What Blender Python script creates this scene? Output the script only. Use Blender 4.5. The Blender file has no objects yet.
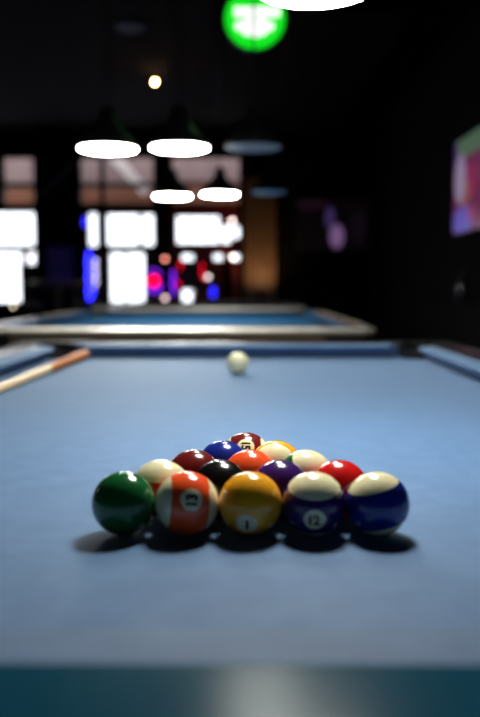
import bpy, bmesh, math, random
from mathutils import Vector, Matrix
random.seed(7)
PI = math.pi
sc = bpy.context.scene
COL = sc.collection

# ---------------------------------------------------------------- camera
F = 818.0                      # focal length in pixels of a 480 x 717 frame
CAMZ = 0.9935
cd = bpy.data.cameras.new('camera')
cd.sensor_fit = 'VERTICAL'; cd.sensor_height = 36.0; cd.sensor_width = 24.1
cd.lens = F * 36.0 / 717.0
cd.clip_start = 0.02; cd.clip_end = 200
cd.dof.use_dof = True
cd.dof.focus_distance = 0.92
cd.dof.aperture_fstop = 3.0
cam = bpy.data.objects.new('camera', cd); COL.objects.link(cam)
cam.location = (0, 0, CAMZ)
cam.rotation_euler = (PI / 2 - 0.0884, 0, math.radians(0.35))
sc.camera = cam
RM = cam.rotation_euler.to_matrix()

def at(px, py, d):
    """point of the plane Y = d that the photograph shows at px, py"""
    v = RM @ Vector(((px - 240) / F, -(py - 358.5) / F, -1.0))
    return Vector((0, 0, CAMZ)) + v * (d / v.y)

# ---------------------------------------------------------------- world, exposure
world = bpy.data.worlds.new('overcast_sky'); sc.world = world
world.use_nodes = True
bg = world.node_tree.nodes['Background']
bg.inputs['Color'].default_value = (0.93, 0.96, 1.0, 1)
bg.inputs['Strength'].default_value = 2.7
sc.view_settings.view_transform = 'Standard'
sc.view_settings.look = 'None'
sc.view_settings.gamma = 1
sc.view_settings.exposure = 0.0
sc.view_settings.use_curve_mapping = False
sc.cycles.use_denoising = True
sc.cycles.sample_clamp_indirect = 4
sc.cycles.max_bounces = 8

LAMP_POWER = 142.0
FAR_LAMP_POWER = 100.0

# ---------------------------------------------------------------- materials
def new_mat(name):
    m = bpy.data.materials.new(name); m.use_nodes = True
    return m, m.node_tree, m.node_tree.nodes['Principled BSDF']

def mat(name, col, rough=0.6, metal=0.0, coat=0.0, sheen=0.0, sheen_tint=None, emit=None, power=0.0,
        vary=0.12, scale=8.0, bump=0.0, spec=0.5, stretch=(1, 1, 1)):
    m, nt, b = new_mat(name)
    N, L = nt.nodes, nt.links
    tc = N.new('ShaderNodeTexCoord'); mp = N.new('ShaderNodeMapping'); mp.inputs['Scale'].default_value = stretch
    no = N.new('ShaderNodeTexNoise'); no.inputs['Scale'].default_value = scale; no.inputs['Detail'].default_value = 6
    L.new(tc.outputs['Object'], mp.inputs['Vector']); L.new(mp.outputs['Vector'], no.inputs['Vector'])
    mix = N.new('ShaderNodeMix'); mix.data_type = 'RGBA'
    mix.inputs['A'].default_value = tuple(c * (1 - vary) for c in col) + (1,)
    mix.inputs['B'].default_value = tuple(min(1, c * (1 + vary)) for c in col) + (1,)
    L.new(no.outputs['Fac'], mix.inputs['Factor'])
    L.new(mix.outputs['Result'], b.inputs['Base Color'])
    b.inputs['Roughness'].default_value = rough
    b.inputs['Metallic'].default_value = metal
    b.inputs['Coat Weight'].default_value = coat
    b.inputs['Coat Roughness'].default_value = 0.05
    b.inputs['Sheen Weight'].default_value = sheen
    b.inputs['Specular IOR Level'].default_value = spec
    if sheen_tint: b.inputs['Sheen Tint'].default_value = sheen_tint + (1,)
    if emit:
        b.inputs['Emission Color'].default_value = emit + (1,)
        b.inputs['Emission Strength'].default_value = power
    if bump:
        bp = N.new('ShaderNodeBump'); bp.inputs['Strength'].default_value = bump; bp.inputs['Distance'].default_value = 0.002
        n2 = N.new('ShaderNodeTexNoise'); n2.inputs['Scale'].default_value = scale * 40
        L.new(tc.outputs['Object'], n2.inputs['Vector']); L.new(n2.outputs['Fac'], bp.inputs['Height'])
        L.new(bp.outputs['Normal'], b.inputs['Normal'])
    return m

def cloth_material(name='blue_billiard_cloth', lo=(0.042, 0.130, 0.300), hi=(0.068, 0.172, 0.362), sheen=0.68, spec=0.25):
    m, nt, b = new_mat(name)
    N, L = nt.nodes, nt.links
    tc = N.new('ShaderNodeTexCoord')
    n1 = N.new('ShaderNodeTexNoise'); n1.inputs['Scale'].default_value = 32; n1.inputs['Detail'].default_value = 9
    n1.inputs['Roughness'].default_value = 0.62
    n2 = N.new('ShaderNodeTexNoise'); n2.inputs['Scale'].default_value = 900; n2.inputs['Detail'].default_value = 2
    L.new(tc.outputs['Object'], n1.inputs['Vector']); L.new(tc.outputs['Object'], n2.inputs['Vector'])
    r = N.new('ShaderNodeValToRGB')
    r.color_ramp.elements[0].position = 0.36; r.color_ramp.elements[0].color = lo + (1,)
    r.color_ramp.elements[1].position = 0.66; r.color_ramp.elements[1].color = hi + (1,)
    L.new(n1.outputs['Fac'], r.inputs['Fac'])
    L.new(r.outputs['Color'], b.inputs['Base Color'])
    b.inputs['Roughness'].default_value = 0.62
    b.inputs['Specular IOR Level'].default_value = spec
    b.inputs['Sheen Weight'].default_value = sheen
    b.inputs['Sheen Roughness'].default_value = 0.5
    b.inputs['Sheen Tint'].default_value = (0.62, 0.77, 1, 1)
    bp = N.new('ShaderNodeBump'); bp.inputs['Strength'].default_value = 0.6; bp.inputs['Distance'].default_value = 0.0008
    L.new(n2.outputs['Fac'], bp.inputs['Height']); L.new(bp.outputs['Normal'], b.inputs['Normal'])
    return m

def blob_screen(name, base, blobs, power):
    """an emissive screen: soft elliptical patches over a base colour, object X right / Z up"""
    m, nt, b = new_mat(name)
    N, L = nt.nodes, nt.links
    tc = N.new('ShaderNodeTexCoord'); sp = N.new('ShaderNodeSeparateXYZ'); L.new(tc.outputs['Object'], sp.inputs[0])
    last = None
    def mth(op, a, bb):
        n = N.new('ShaderNodeMath'); n.operation = op
        for i, v in enumerate((a, bb)):
            if v is None: continue
            if isinstance(v, (int, float)): n.inputs[i].default_value = v
            else: L.new(v, n.inputs[i])
        return n.outputs[0]
    cur = None
    for cx, cz, rx, rz, col in blobs:
        dx = mth('DIVIDE', mth('SUBTRACT', sp.outputs['X'], cx), rx)
        dz = mth('DIVIDE', mth('SUBTRACT', sp.outputs['Z'], cz), rz)
        d = mth('ADD', mth('MULTIPLY', dx, dx), mth('MULTIPLY', dz, dz))
        mr = N.new('ShaderNodeMapRange'); mr.interpolation_type = 'SMOOTHSTEP'
        mr.inputs['From Min'].default_value = 1.4; mr.inputs['From Max'].default_value = 0.5
        L.new(d, mr.inputs['Value'])
        mx = N.new('ShaderNodeMix'); mx.data_type = 'RGBA'
        L.new(mr.outputs['Result'], mx.inputs['Factor'])
        if cur is None: mx.inputs['A'].default_value = base + (1,)
        else: L.new(cur, mx.inputs['A'])
        mx.inputs['B'].default_value = col + (1,)
        cur = mx.outputs['Result']
    b.inputs['Base Color'].default_value = (0.01, 0.01, 0.012, 1)
    b.inputs['Roughness'].default_value = 0.2
    L.new(cur, b.inputs['Emission Color'])
    b.inputs['Emission Strength'].default_value = power
    return m

CREAM = (0.94, 0.87, 0.54)
def ball_material(name, col, stripe, blank=False):
    m, nt, b = new_mat(name)
    N, L = nt.nodes, nt.links
    R = 0.028575
    tc = N.new('ShaderNodeTexCoord'); sp = N.new('ShaderNodeSeparateXYZ'); L.new(tc.outputs['Object'], sp.inputs[0])
    def mask(out, lim, both=True):
        a = N.new('ShaderNodeMath'); a.operation = 'ABSOLUTE' if both else 'ADD'; L.new(out, a.inputs[0])
        if not both: a.inputs[1].default_value = 0
        g = N.new('ShaderNodeMapRange'); g.inputs['From Min'].default_value = lim - 0.0002; g.inputs['From Max'].default_value = lim + 0.0002
        L.new(a.outputs[0], g.inputs['Value']); return g.outputs['Result']
    no = N.new('ShaderNodeTexNoise'); no.inputs['Scale'].default_value = 60
    L.new(tc.outputs['Object'], no.inputs['Vector'])
    base = N.new('ShaderNodeMix'); base.data_type = 'RGBA'; L.new(no.outputs['Fac'], base.inputs['Factor'])
    base.inputs['A'].default_value = tuple(c * 0.96 for c in col) + (1,); base.inputs['B'].default_value = tuple(c * 1.04 for c in col) + (1,)
    cur = base.outputs['Result']
    if not blank:
        ms = [mask(sp.outputs['X'], R * math.cos(math.radians(20)), False)]
        if stripe: ms.append(mask(sp.outputs['Z'], R * math.sin(math.radians(36))))
        for k in ms:
            mx = N.new('ShaderNodeMix'); mx.data_type = 'RGBA'; L.new(k, mx.inputs['Factor'])
            L.new(cur, mx.inputs['A']); mx.inputs['B'].default_value = CREAM + (1,)
            cur = mx.outputs['Result']
    L.new(cur, b.inputs['Base Color'])
    b.inputs['Roughness'].default_value = 0.17
    b.inputs['IOR'].default_value = 1.5
    b.inputs['Coat Weight'].default_value = 0.3
    b.inputs['Coat Roughness'].default_value = 0.12
    return m

M_CLOTH = cloth_material()
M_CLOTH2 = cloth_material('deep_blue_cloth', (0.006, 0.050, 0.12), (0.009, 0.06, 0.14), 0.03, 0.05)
M_RAIL = mat('dark_varnished_wood', (0.030, 0.014, 0.010), rough=0.3, coat=0.15, scale=5, stretch=(8, 1, 8))
M_CAB = mat('black_laminate', (0.012, 0.011, 0.012), rough=0.5)
M_CAST = mat('black_pocket_plastic', (0.010, 0.009, 0.009), rough=0.45)
M_TRIM = mat('brushed_metal_edging', (0.80, 0.74, 0.66), rough=0.3, metal=0.4, scale=30)
M_SILVER = mat('brown_laminate', (0.20, 0.14, 0.10), rough=0.22, metal=0.0, scale=20)
M_SIGHT = mat('pearl_inlay', (0.5, 0.48, 0.42), rough=0.3)
M_BLACK = mat('matt_black_paint', (0.012, 0.012, 0.013), rough=0.6)
M_SHADE = mat('black_enamel_shade', (0.02, 0.02, 0.022), rough=0.35)
M_LAMP = mat('lit_diffuser', (0.9, 0.9, 0.9), emit=(1.0, 0.97, 0.88), power=LAMP_POWER)
M_FARLAMP = mat('lit_diffuser_far', (0.9, 0.9, 0.9), emit=(0.96, 1.0, 0.93), power=FAR_LAMP_POWER)
M_ADDED_SIDELAMP = mat('added_side_diffuser', (0.9, 0.9, 0.9), emit=(1.0, 0.97, 0.9), power=13)
M_OFFLAMP = mat('unlit_diffuser', (0.85, 0.87, 0.9), rough=0.5)
M_WALL = mat('charcoal_wall_paint', (0.006, 0.0055, 0.006), rough=0.85, scale=2, vary=0.25, spec=0.1)
M_CEIL = mat('black_ceiling_paint', (0.0022, 0.002, 0.0025), rough=0.9, spec=0.1, scale=2, vary=0.25)
M_FLOOR = mat('dark_floor_boards', (0.035, 0.028, 0.025), rough=0.5, scale=4, stretch=(6, 0.5, 1))
M_FRAME = mat('dark_window_frame', (0.016, 0.012, 0.013), rough=0.6)
M_REDFRAME = mat('red_window_frame', (0.30, 0.025, 0.02), rough=0.6)
M_INK = mat('black_ink', (0.01, 0.01, 0.012), rough=0.2)
M_SLAT = mat('warm_wood_slats', (0.30, 0.17, 0.08), rough=0.55, stretch=(10, 10, 1))
M_PINK = mat('pinkish_fascia_boards', (0.28, 0.185, 0.18), rough=0.8)
M_RUST = mat('rust_brown_beam', (0.24, 0.085, 0.045), rough=0.8)
M_PAVE = mat('pale_paving', (0.35, 0.34, 0.33), rough=0.9)

# ---------------------------------------------------------------- mesh helpers
def link(name, bm, m, parent=None, loc=None, smooth=False, angle=None):
    me = bpy.data.meshes.new(name)
    bmesh.ops.recalc_face_normals(bm, faces=bm.faces)
    bm.to_mesh(me); bm.free()
    if m: me.materials.append(m)
    if smooth:
        for p in me.polygons: p.use_smooth = True
        if angle: 
            try: me.set_sharp_from_angle(angle=math.radians(angle))
            except Exception: pass
    o = bpy.data.objects.new(name, me); COL.objects.link(o)
    if parent: o.parent = parent
    if loc is not None: o.location = loc
    return o

def tag(o, label=None, cat=None, group=None, kind=None):
    if label: o['label'] = label
    if cat: o['category'] = cat
    if group: o['group'] = group
    if kind: o['kind'] = kind
    return o

def empty(name, loc, rz=0, **k):
    o = bpy.data.objects.new(name, None); COL.objects.link(o)
    o.location = loc; o.rotation_euler = (0, 0, rz); o.empty_display_size = 0.1
    return tag(o, **k)

def box(bm, x0, x1, y0, y1, z0, z1, bevel=0.0):
    r = bmesh.ops.create_cube(bm, size=1)
    for v in r['verts']:
        v.co = Vector(((x0 + x1) / 2 + v.co.x * (x1 - x0), (y0 + y1) / 2 + v.co.y * (y1 - y0), (z0 + z1) / 2 + v.co.z * (z1 - z0)))
    if bevel:
        es = list({e for v in r['verts'] for e in v.link_edges})
        bmesh.ops.bevel(bm, geom=es, offset=bevel, segments=3, profile=0.5, affect='EDGES')

def boxes(*bs, bevel=0.0):
    bm = bmesh.new()
    for b in bs: box(bm, *b, bevel=bevel)
    return bm

def prism(bm, pts, z0, z1):
    """extrude an xy outline (any simple polygon) from z0 to z1"""
    a = [bm.verts.new((x, y, z0)) for x, y in pts]; b = [bm.verts.new((x, y, z1)) for x, y in pts]
    n = len(pts)
    bm.faces.new(a[::-1]); bm.faces.new(b)
    for i in range(n): bm.faces.new((a[i], a[(i + 1) % n], b[(i + 1) % n], b[i]))

def lathe(bm, prof, seg=32, mtx=None, cap=True):
    rings = []
    for r, z in prof:
        ring = [bm.verts.new((r * math.cos(2 * PI * i / seg), r * math.sin(2 * PI * i / seg), z)) for i in range(seg)]
        rings.append(ring)
    for a, b in zip(rings, rings[1:]):
        for i in range(seg): bm.faces.new((a[i], a[(i + 1) % seg], b[(i + 1) % seg], b[i]))
    if cap:
        bm.faces.new(rings[0][::-1]); bm.faces.new(rings[-1])
    if mtx is not None:
        for ring in rings:
            for v in ring: v.co = mtx @ v.co

def tube(bm, pts, r, seg=10):
    pts = [Vector(p) for p in pts]; rings = []
    for i, p in enumerate(pts):
        t = (pts[min(i + 1, len(pts) - 1)] - pts[max(i - 1, 0)]).normalized()
        a = t.orthogonal().normalized() if i == 0 else (ref - t * ref.dot(t)).normalized()
        ref = a; b = t.cross(a)
        rings.append([bm.verts.new(p + (a * math.cos(2 * PI * k / seg) + b * math.sin(2 * PI * k / seg)) * r) for k in range(seg)])
    for a, b in zip(rings, rings[1:]):
        for k in range(seg): bm.faces.new((a[k], a[(k + 1) % seg], b[(k + 1) % seg], b[k]))
    bm.faces.new(rings[0][::-1]); bm.faces.new(rings[-1])

def struct(name, bm, m):
    return tag(link(name, bm, m), kind='structure')

# ================================================================ THE ROOM
XL, XR, YN, YF, ZC = -4.6, 1.8, -2.0, 12.0, 3.2
T = 0.15
struct('floor', boxes((XL - T, XR + T, YN - T, YF + T, -0.1, 0)), M_FLOOR)
struct('ceiling', boxes((XL - T, XR + T, YN - T, YF + T, ZC, ZC + 0.1)), M_CEIL)
struct('wall_left', boxes((XL - T, XL, YN, YF, 0, ZC)), M_WALL)
struct('wall_right', boxes((XR, XR + T, YN, YF, 0, ZC)), M_WALL)
struct('wall_near', boxes((XL - T, XR + T, YN - T, YN, 0, ZC)), M_WALL)

# the street wall: openings measured in the photograph, on the plane Y = 12
def X12(px): return at(px, 287, YF).x
def Z12(py): return at(245, py, YF).z
ZT = Z12(157)                                   # head of the windows
bays = [(-60, 38), (82, 101), (105, 154), (172, 239)]
edges = []
solids = []
xs = [XL] + [X12(p) for b in bays for p in b] + [XR + T]
for i in range(0, len(xs), 2):
    solids.append((xs[i], xs[i + 1], YF, YF + T, 0, ZC))
for a, b in bays:
    solids.append((X12(a), X12(b), YF, YF + T, ZT, ZC))
    solids.append((X12(a), X12(b), YF, YF + T, 0, Z12(306)))
struct('wall_back', boxes(*solids), M_WALL)

def bars(name, m, rects, y0=YF + 0.02, y1=YF + 0.12):
    return struct(name, boxes(*[(X12(a), X12(b), y0, y1, Z12(d), Z12(c)) for a, b, c, d in rects]), m)
# rects are (px left, px right, py top, py bottom)
bars('window_1', M_FRAME, [(-60, 38, 203.5, 212), (-60, 38, 245, 251.5), (-60, 38, 182, 187.5), (35, 38, 157, 306), (-60, 38, 302, 306),
                           (20, 38, 264, 302), (-3, 6, 157, 204), (22, 27, 251, 265)])
bars('window_2', M_FRAME, [(82, 101, 203, 213), (82, 101, 246, 306), (82, 101, 182, 187), (82, 89, 210, 247), (97.5, 101, 206, 247)])
bars('window_3', M_FRAME, [(105, 107.5, 206, 250), (105, 154, 203, 214), (105, 154, 245, 253), (105, 154, 182, 187), (139, 142.5, 210, 248), (144, 154, 251, 306),
                           (105, 110, 251, 306), (124.5, 126, 251, 306), (105, 154, 302, 306)])
bars('window_4', M_REDFRAME, [(172, 239, 203, 216), (172, 239, 243, 254.5), (193, 214, 254, 306), (172, 182, 254, 306), (222, 232, 254, 306),
                              (182, 193, 261, 290), (214, 239, 260, 306), (172, 177, 216, 245), (219, 222, 216, 245), (222, 239, 216, 226), (232, 239, 238, 254), (172, 239, 181, 186), (230, 233, 216, 245)])
# glass in each window
def glass_mat():
    m, nt, b = new_mat('window_glass')
    b.inputs['Base Color'].default_value = (0.95, 0.97, 1, 1); b.inputs['Roughness'].default_value = 0.0
    b.inputs['Transmission Weight'].default_value = 1.0; b.inputs['IOR'].default_value = 1.02
    b.inputs['Specular IOR Level'].default_value = 0.2
    return m
M_GLASS = glass_mat()
for i, (a, b) in enumerate(bays):
    g = link('glass_pane', boxes((X12(a), X12(b), YF + 0.066, YF + 0.072, Z12(306), ZT)), M_GLASS)
    w = bpy.data.objects['window_%d' % (i + 1)]
    g.parent = w

# porch outside: fascia, rafters and a brace that show above the transoms
def XO(px, d): return at(px, 287, d).x
def ZO(py, d): return at(245, py, d).z
D = 13.4
struct('trim_1', boxes((XO(-80, D), XO(260, D), D, D + 0.2, ZO(188, D), ZO(140, D))), M_PINK)
struct('trim_2', boxes((XO(-80, D), XO(260, D), D - 0.05, D + 0.15, ZO(206, D), ZO(186, D))), M_RUST)
bm = bmesh.new()
p0, p1 = at(108, 150, D - 0.35), at(146, 192, D - 0.35)
dv = (p1 - p0).normalized(); nv = Vector((-dv.z, 0, dv.x)) * 0.075
vs = [bm.verts.new(p + s * nv + Vector((0, t, 0))) for t in (0, 0.12) for p in (p0, p1) for s in (-1, 1)]
for f in ((0, 1, 3, 2), (4, 6, 7, 5), (0, 2, 6, 4), (1, 5, 7, 3), (0, 4, 5, 1), (2, 3, 7, 6)): bm.faces.new([vs[i] for i in f])
struct('trim_3', bm, mat('pale_brace', (0.75, 0.66, 0.63), rough=0.8))
struct('trim_4', boxes((XL - 2, XR + 2, YF + T + 0.01, YF + 6, -0.15, -0.02)), M_PAVE)

# ceiling beam whose edge crosses the upper frame
e0, e1 = at(289, 12, 6.6), at(268, 132, 11.9)
bm = bmesh.new()
zb = ZC - 0.16
def onz(px, py, z):
    v = RM @ Vector(((px - 240) / F, -(py - 358.5) / F, -1.0)); s = (z - CAMZ) / v.z
    return Vector((0, 0, CAMZ)) + v * s
q0, q1 = onz(293, 10, zb), onz(270, 128, zb)
prism(bm, [(q0.x, q0.y), (q0.x + 0.9, q0.y), (q1.x + 0.9, min(q1.y, 11.9)), (q1.x, min(q1.y, 11.9))], zb, ZC)
struct('trim_5', bm, M_CEIL)
# dark wainscot ledge of the right wall
M_NEAR = mat('near_rail_shade_teal', (0.010, 0.085, 0.145), rough=0.22, spec=0.02, scale=20)  # near rail colour: shade on the cushion cloth painted in as dark teal
struct('trim_6', boxes((XR - 0.16, XR, 2.0, 11.9, 0, 0.845), (XR - 0.2, XR, 2.0, 11.9, 0.845, 0.87)), mat('black_wainscot', (0.004, 0.0035, 0.004), rough=0.8, spec=0.08))

# ================================================================ POOL TABLES
BED = 0.77
HW, HL = 0.545, 1.045           # half playing width, half playing length
CW, RW = 0.050, 0.140           # cushion depth, outer edge of the rail (from the nose)
RH = 0.042                      # rail height over the cloth

def arc(cx, cy, r, a0, a1, n=14):
    return [(cx + r * math.cos(math.radians(a0 + (a1 - a0) * i / n)), cy + r * math.sin(math.radians(a0 + (a1 - a0) * i / n))) for i in range(n + 1)]

def cushion(bm, p, q, inward, cut0, cut1):
    """nose from p to q (2D), inward = unit normal to the playing field, cuts = extra length of the back at each end"""
    p, q, n = Vector(p), Vector(q), Vector(inward); t = (q - p).normalized()
    prof = [(0.044, 0.0005), (0.004, 0.031), (0.001, 0.0335), (0.0, 0.036), (0.0015, 0.0385), (0.006, 0.0402), (CW, RH), (CW, 0.0005)]
    A, B = [], []
    for dpt, z in prof:
        s = dpt / CW
        a = p - t * cut0 * s - n * dpt; b = q + t * cut1 * s - n * dpt
        A.append(bm.verts.new((a.x, a.y, BED + z))); B.append(bm.verts.new((b.x, b.y, BED + z)))
    k = len(prof)
    bm.faces.new(A); bm.faces.new(B[::-1])
    for i in range(k): bm.faces.new((A[i], B[i], B[(i + 1) % k], A[(i + 1) % k]))

def pool_table(cx, cy, label, HW=HW, HL=HL, rail_mat=None, near_mat=None, edge_mat=None, cloth=None):
    cloth = cloth or M_CLOTH
    rail_mat = rail_mat or M_RAIL
    root = empty('pool_table', (cx, cy, 0), label=label, cat='pool table')
    # bed with bites at the pockets
    ring = []
    o1, o2 = HW + CW, HL + CW
    quad = []
    def corner(sx, sy):
        pts = arc(0.025, 0.025, 0.055, 153, 297)       # inner side, from (-.024,.05) round to (.05,-.024)
        return [(sx * (HW + u), sy * (HL + v)) for u, v in pts]
    sidepts = arc(0.075, 0, 0.052, 119, 241)           # u,v from +v to -v
    ring += corner(1, 1)
    ring += [(HW + u, v) for u, v in sidepts]
    ring += corner(1, -1)[::-1]
    ring += corner(-1, -1)
    ring += [(-(HW + u), v) for u, v in sidepts[::-1]]
    ring += corner(-1, 1)[::-1]
    bm = bmesh.new(); prism(bm, ring, BED - 0.03, BED)
    link('bed_cloth', bm, cloth, root)
    c0, c1, s0 = 0.080, 0.045, 0.066
    segs = []
    for s in (-1, 1):
        segs.append(((s * HW, s0), (s * HW, HL - c0), (-s, 0), 0.012, c1))
        segs.append(((s * HW, -HL + c0), (s * HW, -s0), (-s, 0), c1, 0.012))
        segs.append(((-HW + c0, s * HL), (HW - c0, s * HL), (0, -s), c1, c1))
    for sg in segs:
        bm = bmesh.new(); cushion(bm, *sg); link('cushion', bm, cloth, root, smooth=True, angle=35)
    # rails
    k = 0.072
    z0, z1 = BED - 0.02, BED + RH + 0.001
    rr = []
    for s in (-1, 1):
        a, b = sorted((s * (HW + CW), s * (HW + RW)))
        rr.append((a, b, 0.080, HL - k)); rr.append((a, b, -HL + k, -0.080))
        a, b = sorted((s * (HL + CW), s * (HL + RW)))
        rr.append((-HW + k, HW - k, a, b))
    for x0, x1, y0, y1 in rr:
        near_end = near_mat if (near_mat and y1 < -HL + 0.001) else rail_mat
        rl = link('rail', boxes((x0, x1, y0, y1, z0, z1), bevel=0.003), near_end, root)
        longy = (y1 - y0) > (x1 - x0)
        for j in (1, 2, 3) if longy else ():
            f = j / 4
            px, py = ((x0 + x1) / 2, y0 + (y1 - y0) * f) if longy else (x0 + (x1 - x0) * f, (y0 + y1) / 2)
            bm = bmesh.new(); lathe(bm, [(0.006, z1 - 0.001), (0.006, z1 + 0.0006)], 12, Matrix.Translation((px, py, 0)))
            link('sight', bm, M_SIGHT, rl)
    for sx in (-1, 1):
        for sy in (-1, 1):
            pl = [(-k, CW), (-0.024, CW)] + arc(0.025, 0.025, 0.055, 153, -63, 20) + [(CW, -k), (RW, -k)] + arc(RW - 0.05, RW - 0.05, 0.05, 0, 90, 8) + [(-k, RW)]
            bm = bmesh.new(); prism(bm, [(sx * (HW + u), sy * (HL + v)) for u, v in pl], z0, z1 + 0.002)
            c = link('pocket_casting', bm, M_CAST, root)
            bm = bmesh.new(); lathe(bm, [(0.054, BED + 0.03), (0.054, BED - 0.10), (0.03, BED - 0.12)], 24, Matrix.Translation((sx * (HW + 0.025), sy * (HL + 0.025), 0)), cap=False)
            link('pocket_cup', bm, M_CAST, c)
        pl = [(CW, 0.080), (CW, 0.0456)] + arc(0.075, 0, 0.052, 119, -119, 18) + [(CW, -0.0456), (CW, -0.080), (RW, -0.080), (RW, 0.080)]
        bm = bmesh.new(); prism(bm, [(sx * (HW + u), v) for u, v in pl], z0, z1 + 0.002)
        c = link('pocket_casting', bm, M_CAST, root)
        bm = bmesh.new(); lathe(bm, [(0.051, BED + 0.03), (0.051, BED - 0.10), (0.03, BED - 0.12)], 24, Matrix.Translation((sx * (HW + 0.075), 0, 0)), cap=False)
        link('pocket_cup', bm, M_CAST, c)
    # bullnose metal edging round the outside
    ox, oy, rc = HW + RW, HL + RW, 0.05
    path = []
    for sx, sy, a0 in ((1, 1, 0), (-1, 1, 90), (-1, -1, 180), (1, -1, 270)):
        for i in range(9):
            a = math.radians(a0 + 90 * i / 8)
            path.append(((sx * (ox - rc), sy * (oy - rc)), (math.cos(a), math.sin(a))))
    prof = [(-0.004, 0.045)] + [(-0.002 + 0.016 * math.sin(math.radians(t)), 0.030 + 0.014 * math.cos(math.radians(t))) for t in range(0, 181, 20)] + [(-0.004, 0.014)]
    bm = bmesh.new(); rows = []
    for (c, d) in path:
        rows.append([bm.verts.new((c[0] + d[0] * (rc + u), c[1] + d[1] * (rc + u), BED + z)) for u, z in prof])
    for i in range(len(rows)):
        a, b = rows[i], rows[(i + 1) % len(rows)]
        for j in range(len(prof) - 1): bm.faces.new((a[j], b[j], b[j + 1], a[j + 1]))
        bm.faces.new((a[-1], b[-1], b[0], a[0]))
    link('edging', bm, edge_mat or M_TRIM, root, smooth=True, angle=40)
    # cabinet, legs
    ax, ay = ox - 0.012, oy - 0.012
    bm = bmesh.new()
    for x0, x1, y0, y1 in ((-ax, ax, -ay, -ay + 0.03), (-ax, ax, ay - 0.03, ay), (-ax, -ax + 0.03, -ay + 0.03, ay - 0.03), (ax - 0.03, ax, -ay + 0.03, ay - 0.03)):
        box(bm, x0, x1, y0, y1, BED - 0.20, BED - 0.02, bevel=0.004)
    box(bm, -ax + 0.03, ax - 0.03, -ay + 0.03, ay - 0.03, BED - 0.19, BED - 0.16)
    link('cabinet', bm, M_CAB, root)
    for sx in (-1, 1):
        for sy in (-1, 1):
            bm = bmesh.new()
            xx, yy = sx * (ax - 0.14), sy * (ay - 0.14)
            a, b = 0.075, 0.055
            lo = [bm.verts.new((xx + u * b, yy + v * b, 0.03)) for u, v in ((-1, -1), (1, -1), (1, 1), (-1, 1))]
            hi = [bm.verts.new((xx + u * a, yy + v * a, BED - 0.19)) for u, v in ((-1, -1), (1, -1), (1, 1), (-1, 1))]
            bm.faces.new(lo[::-1]); bm.faces.new(hi)
            for i in range(4): bm.faces.new((lo[i], lo[(i + 1) % 4], hi[(i + 1) % 4], hi[i]))
            lg = link('leg', bm, M_CAB, root)
            bm = bmesh.new(); lathe(bm, [(0.045, 0), (0.045, 0.012), (0.02, 0.014), (0.02, 0.032)], 20, Matrix.Translation((xx, yy, 0)))
            link('foot', bm, M_TRIM, lg)
    return root

Y_NEAR = 0.430
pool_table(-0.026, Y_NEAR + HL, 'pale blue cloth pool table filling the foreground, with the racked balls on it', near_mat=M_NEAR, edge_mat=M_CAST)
W9, L9 = 0.75, 1.16
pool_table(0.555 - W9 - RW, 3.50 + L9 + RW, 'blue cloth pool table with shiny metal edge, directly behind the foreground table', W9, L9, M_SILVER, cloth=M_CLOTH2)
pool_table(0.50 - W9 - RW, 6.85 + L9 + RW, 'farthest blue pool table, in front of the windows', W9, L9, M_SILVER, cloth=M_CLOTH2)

# ================================================================ BALLS
R = 0.028575
def font_mesh(txt):
    cu = bpy.data.curves.new('digits', 'FONT'); cu.body = txt; cu.size = 0.0135; cu.align_x = 'CENTER'; cu.align_y = 'CENTER'
    cu.offset = 0.00045; cu.resolution_u = 4
    if len(txt) > 1: cu.space_character = 0.86
    o = bpy.data.objects.new('digits', cu); COL.objects.link(o)
    bpy.context.view_layer.update()
    me = bpy.data.meshes.new_from_object(o.evaluated_get(bpy.context.evaluated_depsgraph_get()))
    bpy.data.objects.remove(o); bpy.data.curves.remove(cu)
    bm = bmesh.new(); bm.from_mesh(me); bpy.data.meshes.remove(me)
    xs_ = [v.co.x for v in bm.verts]; ys_ = [v.co.y for v in bm.verts]
    cx, cy = (min(xs_) + max(xs_)) / 2, (min(ys_) + max(ys_)) / 2
    for v in bm.verts: v.co.x -= cx; v.co.y -= cy
    bmesh.ops.triangulate(bm, faces=bm.faces)
    for _ in range(2):
        long_e = [e for e in bm.edges if e.calc_length() > 0.0012]
        if long_e: bmesh.ops.subdivide_edges(bm, edges=long_e, cuts=1)
        bmesh.ops.triangulate(bm, faces=bm.faces)
    return bm

def number_mesh(txt, sgn):
    bm = font_mesh(txt)
    for v in bm.verts:
        p = Vector((sgn * R, sgn * v.co.x, v.co.y))
        v.co = p.normalized() * (R + 0.00012)
    me = bpy.data.meshes.new('number'); bm.to_mesh(me); bm.free(); me.materials.append(M_INK)
    return me

def ball(name, x, y, col, stripe, num, n_view, a_view, label, cat='pool ball', group='racked pool balls', cushion_z=BED, blank=False):
    bm = bmesh.new(); bmesh.ops.create_uvsphere(bm, u_segments=64, v_segments=40, radius=R)
    o = link(name, bm, ball_material('resin_' + (num and 'numbered' or 'plain'), col, stripe, blank), smooth=True)
    c = Vector((x, y, cushion_z + R)); o.location = c
    V = (Vector((0, 0, CAMZ)) - c).normalized(); RR = Vector((0, 0, 1)).cross(V).normalized(); U = V.cross(RR)
    def w(t): return (RR * t[0] + U * t[1] + V * t[2]).normalized()
    a = w(a_view); n = w(n_view); n = (n - a * n.dot(a)).normalized()
    m = Matrix((n, a.cross(n), a)).transposed()
    o.rotation_euler = m.to_euler()
    tag(o, label=label, cat=cat, group=group)
    if num:
        for s in (1,):
            t = bpy.data.objects.new('number', number_mesh(num, s)); COL.objects.link(t); t.parent = o
    return o

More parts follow.
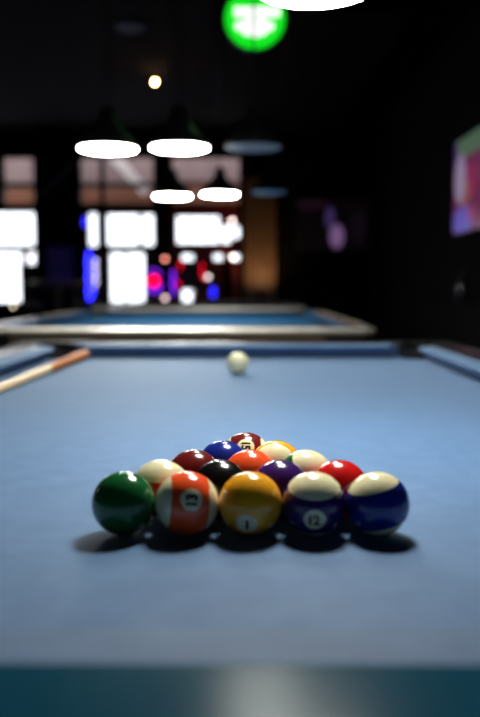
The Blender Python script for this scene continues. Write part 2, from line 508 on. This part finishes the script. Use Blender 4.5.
YEL, BLU, RED, PUR = (0.95, 0.42, 0.02), (0.010, 0.022, 0.24), (0.66, 0.012, 0.012), (0.045, 0.012, 0.13)
ORG, GRN, MAR, BLK = (0.95, 0.10, 0.022), (0.008, 0.11, 0.030), (0.14, 0.012, 0.012), (0.006, 0.006, 0.007)
Y0 = 0.7225; DX = 2 * R * 1.0008; DY = DX * math.sqrt(3) / 2
X0 = 0.005
hid = (0.3, -0.5, -0.8)
rack = [
 # row, slot, colour, stripe, number, number dir, axis dir, label
 (0, 0, GRN, 0, '6', (-0.3, -0.3, -0.9), (0, 1, 0), 'solid dark green pool ball at the left end of the front row'),
 (0, 1, ORG, 1, '13', (0.15, 0.10, 0.98), (-0.985, 0.06, 0.14), 'cream pool ball with a wide upright orange-red stripe, in the front row'),
 (0, 2, YEL, 0, '1', (-0.10, -0.66, 0.74), (0, 0.74, 0.66), 'solid amber yellow pool ball in the middle of the front row'),
 (0, 3, PUR, 1, '12', (0.03, -0.52, 0.85), (0, 0.85, 0.52), 'cream-topped pool ball with dark purple stripe numbered 12, in the front row'),
 (0, 4, BLU, 1, '10', (0.1, 0.33, -0.92), (-0.238, 0.915, 0.326), 'cream-topped pool ball with a navy blue stripe, right end of front row'),
 (1, 0, RED, 1, '11', (0.8, -0.4, -0.5), (0.0, 0.91, 0.41), 'cream-topped pool ball with a dark red stripe, behind the green ball'),
 (1, 1, BLK, 0, '8', hid, (0, 1, 0), 'solid black pool ball in the second row of the rack'),
 (1, 2, PUR, 0, '4', hid, (0, 1, 0), 'solid dark purple pool ball in the second row of the rack'),
 (1, 3, RED, 0, '3', hid, (0, 1, 0), 'solid bright red pool ball at the right end of the second row'),
 (2, 0, MAR, 0, '7', hid, (0, 1, 0), 'solid maroon pool ball at the left end of the third row'),
 (2, 1, ORG, 0, '5', hid, (0, 1, 0), 'solid orange-red pool ball in the middle of the rack'),
 (2, 2, GRN, 1, '14', (0.2, -0.5, -0.8), (0.42, 0.72, 0.55), 'cream pool ball at right end of third row, green edge on its left'),
 (3, 0, BLU, 0, '2', hid, (0, 1, 0), 'solid royal blue pool ball in the fourth row, left of the apex'),
 (3, 1, YEL, 1, '9', (0.2, -0.9, 0.1), (-0.13, 0.10, 0.98), 'cream pool ball with a yellow-orange rim stripe, in the fourth row'),
 (4, 0, MAR, 1, '15', (0.0, 0.43, 0.90), (1, 0.0, 0.0), 'maroon striped pool ball with its number showing, at the apex of the rack'),
]
for row, slot, col, stripe, num, nv_, av_, lab in rack:
    n = 5 - row
    x = X0 + (slot - (n - 1) / 2) * DX - (0.004 if row == 4 else 0)
    y = Y0 + row * DY
    ball('pool_ball', x, y, col, stripe, num, nv_, av_, lab)
yc = 2.067
cue = ball('cue_ball', (238 - 245) / F * yc, yc, (0.80, 0.78, 0.50), 0, None, (1, 0, 0), (0, 1, 0), 'plain ivory cue ball alone near the far end of the table', cat='cue ball', group='', blank=True)


# ---------------------------------------------------------------- cue stick beside the left cushion
def cue_stick():
    b_ = Vector(((85 - 245) / F * 2.50, 2.50, BED)); t_ = Vector((-0.527, 1.11, BED))
    L = (t_ - b_).length; dirv = (t_ - b_).normalized()
    root = empty('cue_stick', b_, label='wooden cue with orange-brown butt and pale shaft lying by the left cushion', cat='pool cue')
    r0, r1 = 0.0148, 0.0066
    def rad(s): return r0 + (r1 - r0) * s / L
    def part(name, s0, s1, m, extra=0.0, cap_round=False):
        bm = bmesh.new(); rows = []
        ts = [s0 + (s1 - s0) * i / 6 for i in range(7)]
        for s in ts:
            r = rad(s) + extra
            c = dirv * s + Vector((0, 0, rad(s) + 0.0008))
            if cap_round and s == ts[0]: r *= 0.6
            side = Vector((dirv.y, -dirv.x, 0)); up = Vector((0, 0, 1))
            rows.append([bm.verts.new(c + (side * math.cos(a) + up * math.sin(a)) * r) for a in [2 * PI * k / 20 for k in range(20)]])
        for a, b in zip(rows, rows[1:]):
            for k in range(20): bm.faces.new((a[k], a[(k + 1) % 20], b[(k + 1) % 20], b[k]))
        bm.faces.new(rows[0][::-1]); bm.faces.new(rows[-1])
        return link(name, bm, m, root, smooth=True, angle=50)
    part('bumper', 0, 0.02, mat('pinkish_rubber', (0.35, 0.20, 0.16), rough=0.8, spec=0.1), cap_round=True)
    part('butt', 0.02, 0.43, mat('stained_orange_wood', (0.55, 0.17, 0.035), rough=0.55, coat=0.0, spec=0.15, scale=20, vary=0.25))
    part('collar', 0.43, 0.445, mat('brass_collar', (0.5, 0.4, 0.25), rough=0.3, metal=0.6))
    part('shaft', 0.445, L - 0.03, mat('pale_maple', (0.80, 0.56, 0.30), rough=0.4, coat=0.1, scale=20))
    part('ferrule', L - 0.03, L - 0.008, mat('white_ferrule', (0.8, 0.78, 0.72), rough=0.4))
    part('cue_tip', L - 0.008, L, mat('blue_leather_tip', (0.03, 0.10, 0.25), rough=0.9))
cue_stick()

# ================================================================ PENDANT LAMPS
def pendant(px, py, d, dia, dif, label, group, power_cord=True, x=None, z=None):
    p = at(px, py, d) if x is None else Vector((x, d, z))
    root = empty('pendant_lamp', p, label=label, cat='pendant lamp', group=group)
    r = dia / 2
    bm = bmesh.new(); lathe(bm, [(r * 1.06, 0.0), (r * 1.06, 0.012), (r * 0.98, 0.03), (r * 0.62, 0.075), (r * 0.32, 0.12), (r * 0.28, 0.17), (0.012, 0.175)], 48)
    link('lamp_shade', bm, M_SHADE, root, smooth=True, angle=35)
    bm = bmesh.new(); lathe(bm, [(r * 0.5, -0.005), (r * 0.96, -0.003), (r, -0.0005)], 48)
    link('diffuser', bm, dif, root, smooth=True, angle=35)
    bm = bmesh.new(); tube(bm, [(0, 0, 0.17), (0, 0, ZC - p.z - 0.02)], 0.004, 8)
    link('cord', bm, M_BLACK, root)
    bm = bmesh.new(); lathe(bm, [(0.05, ZC - p.z - 0.025), (0.05, ZC - p.z - 0.001)], 24)
    link('ceiling_rose', bm, M_BLACK, root)
    return root
pendant(315, -13, 1.12, 0.165, M_LAMP, 'bright round lamp cut by the top edge, hanging over the racked balls', 'pendant lamps')
pendant(262, -32, 2.10, 0.20, M_FARLAMP, 'lit round lamp above the top edge of the frame, over the cue ball', 'pendant lamps')
pendant(108, 149, 3.57, 0.245, M_FARLAMP, 'lit round lamp at the left of the larger, upper row of lamps', 'pendant lamps')
pendant(179.5, 148, 3.57, 0.245, M_FARLAMP, 'lit round lamp in the middle of the larger, upper row of lamps', 'pendant lamps')
pendant(253.5, 147.5, 3.57, 0.235, M_OFFLAMP, 'unlit grey-blue round lamp at the right of the upper row of lamps', 'pendant lamps')
pendant(172.5, 196.5, 5.38, 0.235, M_FARLAMP, 'lit round lamp at the left of the smaller, lower row of lamps', 'pendant lamps')
pendant(220, 194.5, 5.38, 0.235, M_FARLAMP, 'lit round lamp in the middle of the smaller, lower row of lamps', 'pendant lamps')
pendant(269, 192.5, 5.38, 0.225, M_OFFLAMP, 'unlit grey-blue round lamp at the right of the lower row of lamps', 'pendant lamps')

pendant(0, 0, 2.35, 0.22, M_ADDED_SIDELAMP, 'lit round lamp beyond the left edge of the frame, added for the glints on the balls', 'pendant lamps', x=-2.35, z=BED + 0.62)  # unseen lamp, added for a side glint on the balls

# ================================================================ SIGNS, SCREENS, LIGHTS
# round green lightbox
gs = at(255, 18.5, 4.2)
gr = 29.5 / F * 4.2
root = empty('round_sign', gs, label='round glowing green sign with white lettering near the ceiling', cat='lit sign')
bm = bmesh.new(); lathe(bm, [(gr * 1.0, -0.05), (gr * 1.04, -0.045), (gr * 1.04, 0.0), (gr, 0.002)], 48, Matrix.Rotation(PI / 2, 4, 'X'))
link('sign_case', bm, M_BLACK, root, loc=(0, -0.0, 0), smooth=True, angle=35)
bm = bmesh.new(); lathe(bm, [(gr * 0.99, 0.003), (gr * 0.97, 0.012)], 48, Matrix.Rotation(PI / 2, 4, 'X'))
link('sign_face', bm, mat('green_sign_glow', (0.02, 0.3, 0.03), emit=(0.004, 0.62, 0.012), power=1.3), root)
M_WHITEGLOW = mat('white_sign_glow', (0.9, 0.9, 0.9), emit=(1, 0.97, 0.98), power=1.2)
bm = bmesh.new()
k = 4.2 / F
box(bm, -20 * k, 24 * k, -0.018, -0.013, 0.5 * k, 10 * k, bevel=0.002)
link('lettering', bm, M_WHITEGLOW, root)
bm = bmesh.new()
for i, (u, w, rr_) in enumerate([(-15, -8, 4.5), (-8, -12, 5), (0, -14, 5), (7, -12, 5), (14, -8, 4.5), (-6, -6, 6), (6, -6, 6), (0, -7, 6)]):
    lathe(bm, [(rr_ * k, 0.013), (rr_ * k, 0.016 + 0.0003 * i)], 20, Matrix.Translation((u * k, 0, w * k)) @ Matrix.Rotation(PI / 2, 4, 'X'))
link('lettering', bm, M_WHITEGLOW, root)
bm = bmesh.new()
for s in (-1, 1): tube(bm, [(s * 0.06, 0.02, gr), (s * 0.06, 0.02, ZC - gs.z)], 0.003, 8)
link('hanger', bm, M_BLACK, root)

# neon: tubes bent in the sign's own plane
def neon(name, cpx, cpy, d, strokes, label):
    c = at(cpx, cpy, d); k = d / F
    root = empty(name, c, label=label, cat='neon sign')
    xs_ = [p[0] for s in strokes for p in s[0]]; zs_ = [p[1] for s in strokes for p in s[0]]
    bm = bmesh.new(); box(bm, (min(xs_) - 1.5) * k, (max(xs_) + 1.5) * k, 0.03, 0.045, (min(zs_) - 1.5) * k, (max(zs_) + 1.5) * k, bevel=0.003)
    link('backing_board', bm, M_BLACK, root)
    bm = bmesh.new()
    for s in ((-0.8, 0.8) if max(xs_) - min(xs_) > 2 else (0.0,)): tube(bm, [(((max(xs_) + min(xs_)) / 2 + s) * k, 0.038, max(zs_) * k), (((max(xs_) + min(xs_)) / 2 + s) * k, 0.038, ZC - c.z)], 0.002, 6)
    link('hanging_wire', bm, M_BLACK, root)
    for pts, m, rad in strokes:
        bm = bmesh.new(); tube(bm, [(u * k, 0, v * k) for u, v in pts], rad * k, 8)
        link('neon_tube', bm, m, root, smooth=True)
    return root
NB = mat('blue_neon', (0.1, 0.1, 0.8), emit=(0.02, 0.02, 1.0), power=7)
NR = mat('red_neon', (0.8, 0.1, 0.1), emit=(1.0, 0.0, 0.02), power=3.5)
NV = mat('violet_neon', (0.5, 0.1, 0.8), emit=(0.20, 0.02, 1.0), power=2.5)
NW = mat('lilac_neon', (0.7, 0.6, 0.8), emit=(0.8, 0.7, 1.0), power=3)
def circ(cx, cy, rx, ry, n=18, a0=0, a1=360): return [(cx + rx * math.cos(math.radians(a0 + (a1 - a0) * i / n)), cy + ry * math.sin(math.radians(a0 + (a1 - a0) * i / n))) for i in range(n + 1)]
neon('neon_sign', 92.5, 276, 11.6, [([(-4 + 0.8 * math.sin(i * 0.9), 24 - i * 2.0) for i in range(25)], NB, 1.3), ([(-1 + 1.5 * math.sin(i * 0.8), 18 - i * 1.9) for i in range(22)], NB, 0.8),
    ([(3 + 1.4 * math.sin(i * 1.3), 17 - i * 1.5) for i in range(20)], NW, 0.7)], 'tall blue neon sign glowing in the narrow window left of the wide windows')
neon('neon_sign', 84.5, 222, 11.6, [([(0, 4), (0.5, 2), (-0.5, -2), (0, -4)], NB, 0.6)], 'small blue neon stroke above the tall blue neon sign')
neon('neon_sign', 154, 281, 11.6, [(circ(0, 0, 3.4, 4.2), NR, 1.3), (circ(0, 0, 1.2, 1.6), NR, 1.2), (circ(0, -1, 7, 10, a0=200, a1=350), NV, 0.9), (circ(0, 2, 7, 9, a0=20, a1=160), NV, 0.5)],
     'round red neon sign with violet outline between two bright windows')
neon('neon_sign', 173, 283, 11.6, [([(-1, 12), (0.8, 6), (-0.8, 0), (0.8, -6), (0, -12)], NV, 0.9)], 'violet neon stroke right of the round red neon sign')
neon('neon_sign', 213, 292, 11.6, [([(-1.2, 5), (-1.2, -5)], NB, 0.4), ([(1.2, 5), (1.2, -5)], NB, 0.4)], 'short pair of blue neon bars below the right window')
neon('neon_sign', 188, 284, 11.7, [([(-12, 3), (-9, 0), (-10, -4)], NR, 0.45), ([(-9, 14), (-7, 18), (-8, 22)], NR, 0.45), ([(14, 20), (14, 12), (16, 4)], NR, 0.4)],
     'thin red neon strokes added for the red glow round the bottom panes of the right window')  # glowing strokes added to redden the window frames

# small globes of light; some stand in for glints and a window gap
def globe(px, py, d, rpx, colr, power, label, stem='up'):
    c = at(px, py, d); r = rpx / F * d
    root = empty('globe_light', c, label=label, cat='light bulb', group='small glowing bulbs')
    bm = bmesh.new(); bmesh.ops.create_uvsphere(bm, u_segments=20, v_segments=12, radius=r)
    link('bulb', bm, mat('bulb_glow', (0.9, 0.9, 0.9), emit=colr, power=power), root, smooth=True)
    bm = bmesh.new(); lathe(bm, [(r * 0.5, r * 0.85), (r * 0.5, r * 1.7), (0.003, r * 1.8), (0.003, ZC - c.z)], 14)
    link('socket', bm, M_BLACK, root, smooth=True, angle=40)
globe(155, 82, 8.8, 1.6, (1.0, 0.52, 0.22), 70, 'single warm glowing bulb high on the dark ceiling')
globe(233, 257, 11.3, 2.0, (0.9, 0.72, 0.66), 9, 'pale pinkish glowing ball, in place of a window gap, at the right edge of the right window, lower one')
globe(232, 221, 11.0, 2.4, (0.9, 0.68, 0.64), 5.5, 'pale pinkish bulb at the right edge of the right window, upper one')
globe(208, 277, 11.3, 2.0, (0.85, 0.75, 0.75), 5, 'pale grey bulb below the right window')
globe(165, 259, 11.3, 2.0, (1.0, 0.30, 0.22), 5, 'salmon pink bulb above the red neon sign')
globe(31, 258, 11.3, 2.3, (0.85, 0.65, 0.85), 5, 'lilac bulb right of the leftmost window')
globe(165, 298, 11.0, 2.2, (0.9, 0.6, 0.6), 3.5, 'dim pink bulb low under the violet neon stroke')
globe(13, 306, 11.3, 1.6, (0.9, 0.75, 0.5), 4, 'beige glowing ball, in place of a glint, low in front of the leftmost window')
globe(208, 306, 11.05, 1.8, (0.85, 0.78, 0.75), 3, 'lowest pale glowing ball, in place of a glint, below the blue neon bars')

# television on the right wall (screen in the object's X-Z plane, turned to face the room)
def tv(name, loc, rz, w, h, screen_mat, label):
    root = empty(name, loc, rz, label=label, cat='television')
    link('casing', boxes((-w / 2 - 0.015, w / 2 + 0.015, 0.004, 0.05, -h / 2 - 0.015, h / 2 + 0.015), bevel=0.004), M_BLACK, root)
    link('screen', boxes((-w / 2, w / 2, 0.0, 0.006, -h / 2, h / 2)), screen_mat, root)
    link('wall_bracket', boxes((-0.12, 0.12, 0.05, 0.097, -0.1, 0.1)), M_BLACK, root)
    return root
dfar = 1.70 / at(455, 143, 1).x
hz = (143, 238)
ztop = at(455, 144, dfar).z; zbot = at(455, 234, dfar).z
hh = ztop - zbot; ww = hh * 1.72
scr = blob_screen('lit_screen', (0.16, 0.02, 0.09), [
    (0.0, hh * 0.45, ww, hh * 0.17, (0.10, 0.17, 0.11)),
    (-ww * 0.47, hh * 0.33, ww * 0.06, hh * 0.17, (0.07, 0.02, 0.16)),
    (-ww * 0.10, hh * 0.02, ww * 0.12, hh * 0.18, (0.30, 0.02, 0.10)),
    (-ww * 0.22, -hh * 0.10, ww * 0.12, hh * 0.15, (0.30, 0.10, 0.09)),
    (-ww * 0.28, -hh * 0.38, ww * 0.24, hh * 0.15, (0.13, 0.10, 0.55)),
    (-ww * 0.08, -hh * 0.33, ww * 0.07, hh * 0.07, (0.40, 0.03, 0.16)),
    (-ww * 0.35, hh * 0.08, ww * 0.13, hh * 0.27, (0.36, 0.29, 0.46)),
], 0.62)
tv('television', (1.70, dfar - ww / 2, (ztop + zbot) / 2), -PI / 2, ww, hh, scr, 'lit television with a violet and green picture on the right wall')
c = at(337, 225, 11.88)
scr2 = blob_screen('dark_screen_reflection', (0.0015, 0.0008, 0.0012), [
    (-0.10, 0.10, 0.07, 0.16, (0.035, 0.02, 0.075)), (0.0, -0.16, 0.10, 0.17, (0.15, 0.08, 0.19)), (-0.36, 0.30, 0.25, 0.08, (0.008, 0.003, 0.006)), (0.3, -0.02, 0.12, 0.25, (0.004, 0.0025, 0.005))], 1.0)
tv('television', (c.x, 11.90, c.z), 0, 1.15, 0.72, scr2, 'dark television with a lilac reflection painted as glow, on the dark back wall')  # lilac patches: reflection on a switched-off screen, painted as glow

# slatted panel right of the windows with a warm lamp added for its glow
c0, c1 = at(244, 178, 11.9), at(276, 306, 11.9)
root = empty('slatted_panel', (0.5 * (c0.x + c1.x), 11.9, c1.z), label='ribbed brown wood panel warmly lit, right of the windows', cat='wall panel')
w, h = (c1.x - c0.x) / 2, c0.z - c1.z
link('panel_back', boxes((-w, w, 0.06, 0.09, 0, h)), M_BLACK, root)
bm = bmesh.new()
for i in range(7):
    x = -w + 2 * w * (i + 0.5) / 7
    box(bm, x - w / 10, x + w / 10, 0.015, 0.06, 0, h, bevel=0.004)
link('slats', bm, M_SLAT, root)
c = at(262, 279, 11.45)
root = empty('added_uplight_lamp', (c.x, 11.45, 0.0), label='small warm lamp added to light the slatted panel', cat='lamp')
bm = bmesh.new(); lathe(bm, [(0.09, 0), (0.09, 0.015), (0.012, 0.02), (0.012, 0.80), (0.05, 0.82), (0.06, 0.90)], 24)
link('added_uplight_stand', bm, M_BLACK, root, smooth=True, angle=35)
lt = bpy.data.lights.new('added_uplight', 'SPOT'); lt.energy = 11; lt.color = (1.0, 0.62, 0.32); lt.spot_size = math.radians(110); lt.spot_blend = 1; lt.shadow_soft_size = 0.04
lo = bpy.data.objects.new('added_uplight', lt); COL.objects.link(lo); lo.parent = root
lo.location = (0, 0, 0.93); lo.rotation_euler = (math.radians(140), 0, 0)

# dark poster and slanted garland on the pier between the windows
c0, c1 = at(46, 246, 11.97), at(74, 286, 11.97)
root = empty('poster', ((c0.x + c1.x) / 2, 11.985, (c0.z + c1.z) / 2), label='dark indigo poster on the pier between left windows', cat='poster')
w, h = (c1.x - c0.x) / 2, (c0.z - c1.z) / 2
link('sheet', boxes((-w, w, -0.004, 0.004, -h, h)), mat('indigo_print', (0.05, 0.035, 0.16), rough=0.5), root)
link('printed_panels', boxes((-w * .8, w * .8, -0.007, -0.004, h * .15, h * .85), (-w * .7, w * .7, -0.007, -0.004, -h * .75, -h * .1)), mat('violet_print', (0.09, 0.06, 0.26), rough=0.5), root)
a, b = at(40, 196, 11.965), at(75, 162, 11.965)
root = empty('garland', (a + b) / 2, label='grey beaded garland slanting up the dark pier, left', cat='garland')
bm = bmesh.new(); aa, bb = a - (a + b) / 2, b - (a + b) / 2
tube(bm, [aa, bb], 0.006, 8); link('string', bm, M_BLACK, root)
bm = bmesh.new()
for i in range(9):
    p = aa.lerp(bb, (i + 0.5) / 9); bmesh.ops.create_uvsphere(bm, u_segments=14, v_segments=8, radius=0.034, matrix=Matrix.Translation(p))
link('beads', bm, mat('grey_beads', (0.35, 0.33, 0.32), rough=0.4), root, smooth=True)

# round ceiling vent, upper left, and a second one farther off
def vent(px, py, label, r):
    p = onz(px, py, ZC - 0.02)
    root = empty('ceiling_speaker', (p.x, p.y, ZC), label=label, cat='ceiling speaker')
    bm = bmesh.new(); lathe(bm, [(r, -0.001), (r, -0.02), (r * 0.88, -0.03), (r * 0.86, -0.018)], 32)
    link('ring', bm, mat('grey_plastic', (0.30, 0.29, 0.33), rough=0.6), root, smooth=True, angle=35)
    bm = bmesh.new(); lathe(bm, [(r * 0.86, -0.018), (r * 0.4, -0.026), (0.01, -0.028)], 32)
    link('grille', bm, mat('grey_grille', (0.30, 0.29, 0.33), rough=0.6), root, smooth=True)
vent(131, 28, 'dim grey round speaker on the dark ceiling, upper left', 0.13)

# dark bottle on the ledge of the right wall
c = at(461, 300, 5.75)
bx = XR - 0.1; by = bx / (461 - 245) * F
root = empty('bottle', (bx, by, 0.87), label='dark bottle standing on the right wall ledge', cat='bottle')
bm = bmesh.new(); lathe(bm, [(0.042, 0), (0.045, 0.01), (0.045, 0.13), (0.035, 0.16), (0.018, 0.19), (0.016, 0.24)], 24)
link('glass_body', bm, mat('dark_bottle_glass', (0.01, 0.012, 0.02), rough=0.15), root, smooth=True, angle=40)
bm = bmesh.new(); lathe(bm, [(0.018, 0.235), (0.018, 0.25)], 20)
link('cap', bm, M_BLACK, root)

# bar stools and a tall table, silhouettes before the windows
def stool(x, y, rz, label):
    root = empty('bar_stool', (x, y, 0), rz, label=label, cat='bar stool', group='bar stools by the windows')
    bm = bmesh.new(); lathe(bm, [(0.16, 0.72), (0.18, 0.73), (0.18, 0.76), (0.15, 0.78)], 24); link('seat', bm, M_BLACK, root, smooth=True, angle=40)
    for sx in (-1, 1):
        for sy in (-1, 1):
            bm = bmesh.new(); tube(bm, [(sx * 0.10, sy * 0.10, 0.72), (sx * 0.19, sy * 0.19, 0.0)], 0.013, 8); link('leg', bm, M_BLACK, root)
    bm = bmesh.new(); tube(bm, circ3(0.155, 0.25), 0.009, 8); link('foot_ring', bm, M_BLACK, root)
    bm = bmesh.new(); tube(bm, [(-0.15, 0.12, 0.75), (-0.16, 0.16, 1.0), (0.16, 0.16, 1.0), (0.15, 0.12, 0.75)], 0.012, 8); link('backrest', bm, M_BLACK, root)
def circ3(r, z, n=24): return [(r * math.cos(2 * PI * i / n), r * math.sin(2 * PI * i / n), z) for i in range(n + 1)]
def hightable(x, y, label):
    root = empty('bar_table', (x, y, 0), label=label, cat='bar table')
    bm = bmesh.new(); lathe(bm, [(0.30, 1.02), (0.31, 1.03), (0.31, 1.05), (0.30, 1.055)], 32); link('tabletop', bm, mat('dark_brown_top', (0.10, 0.045, 0.03), rough=0.3), root, smooth=True, angle=40)
    bm = bmesh.new(); lathe(bm, [(0.22, 0), (0.22, 0.02), (0.035, 0.04), (0.035, 1.02)], 24); link('pedestal', bm, M_BLACK, root, smooth=True, angle=40)
def xat(px, d): return at(px, 287, d).x
hightable(xat(58, 9.9), 9.9, 'round dark bar table before the pier between windows')
stool(xat(88, 10.7), 10.7, 0.3, 'dark bar stool below the tall blue neon sign')
stool(xat(28, 10.7), 10.7, -0.4, 'dark bar stool in front of the leftmost window')
stool(xat(205, 10.4), 10.4, 0.1, 'dark bar stool below the right window')
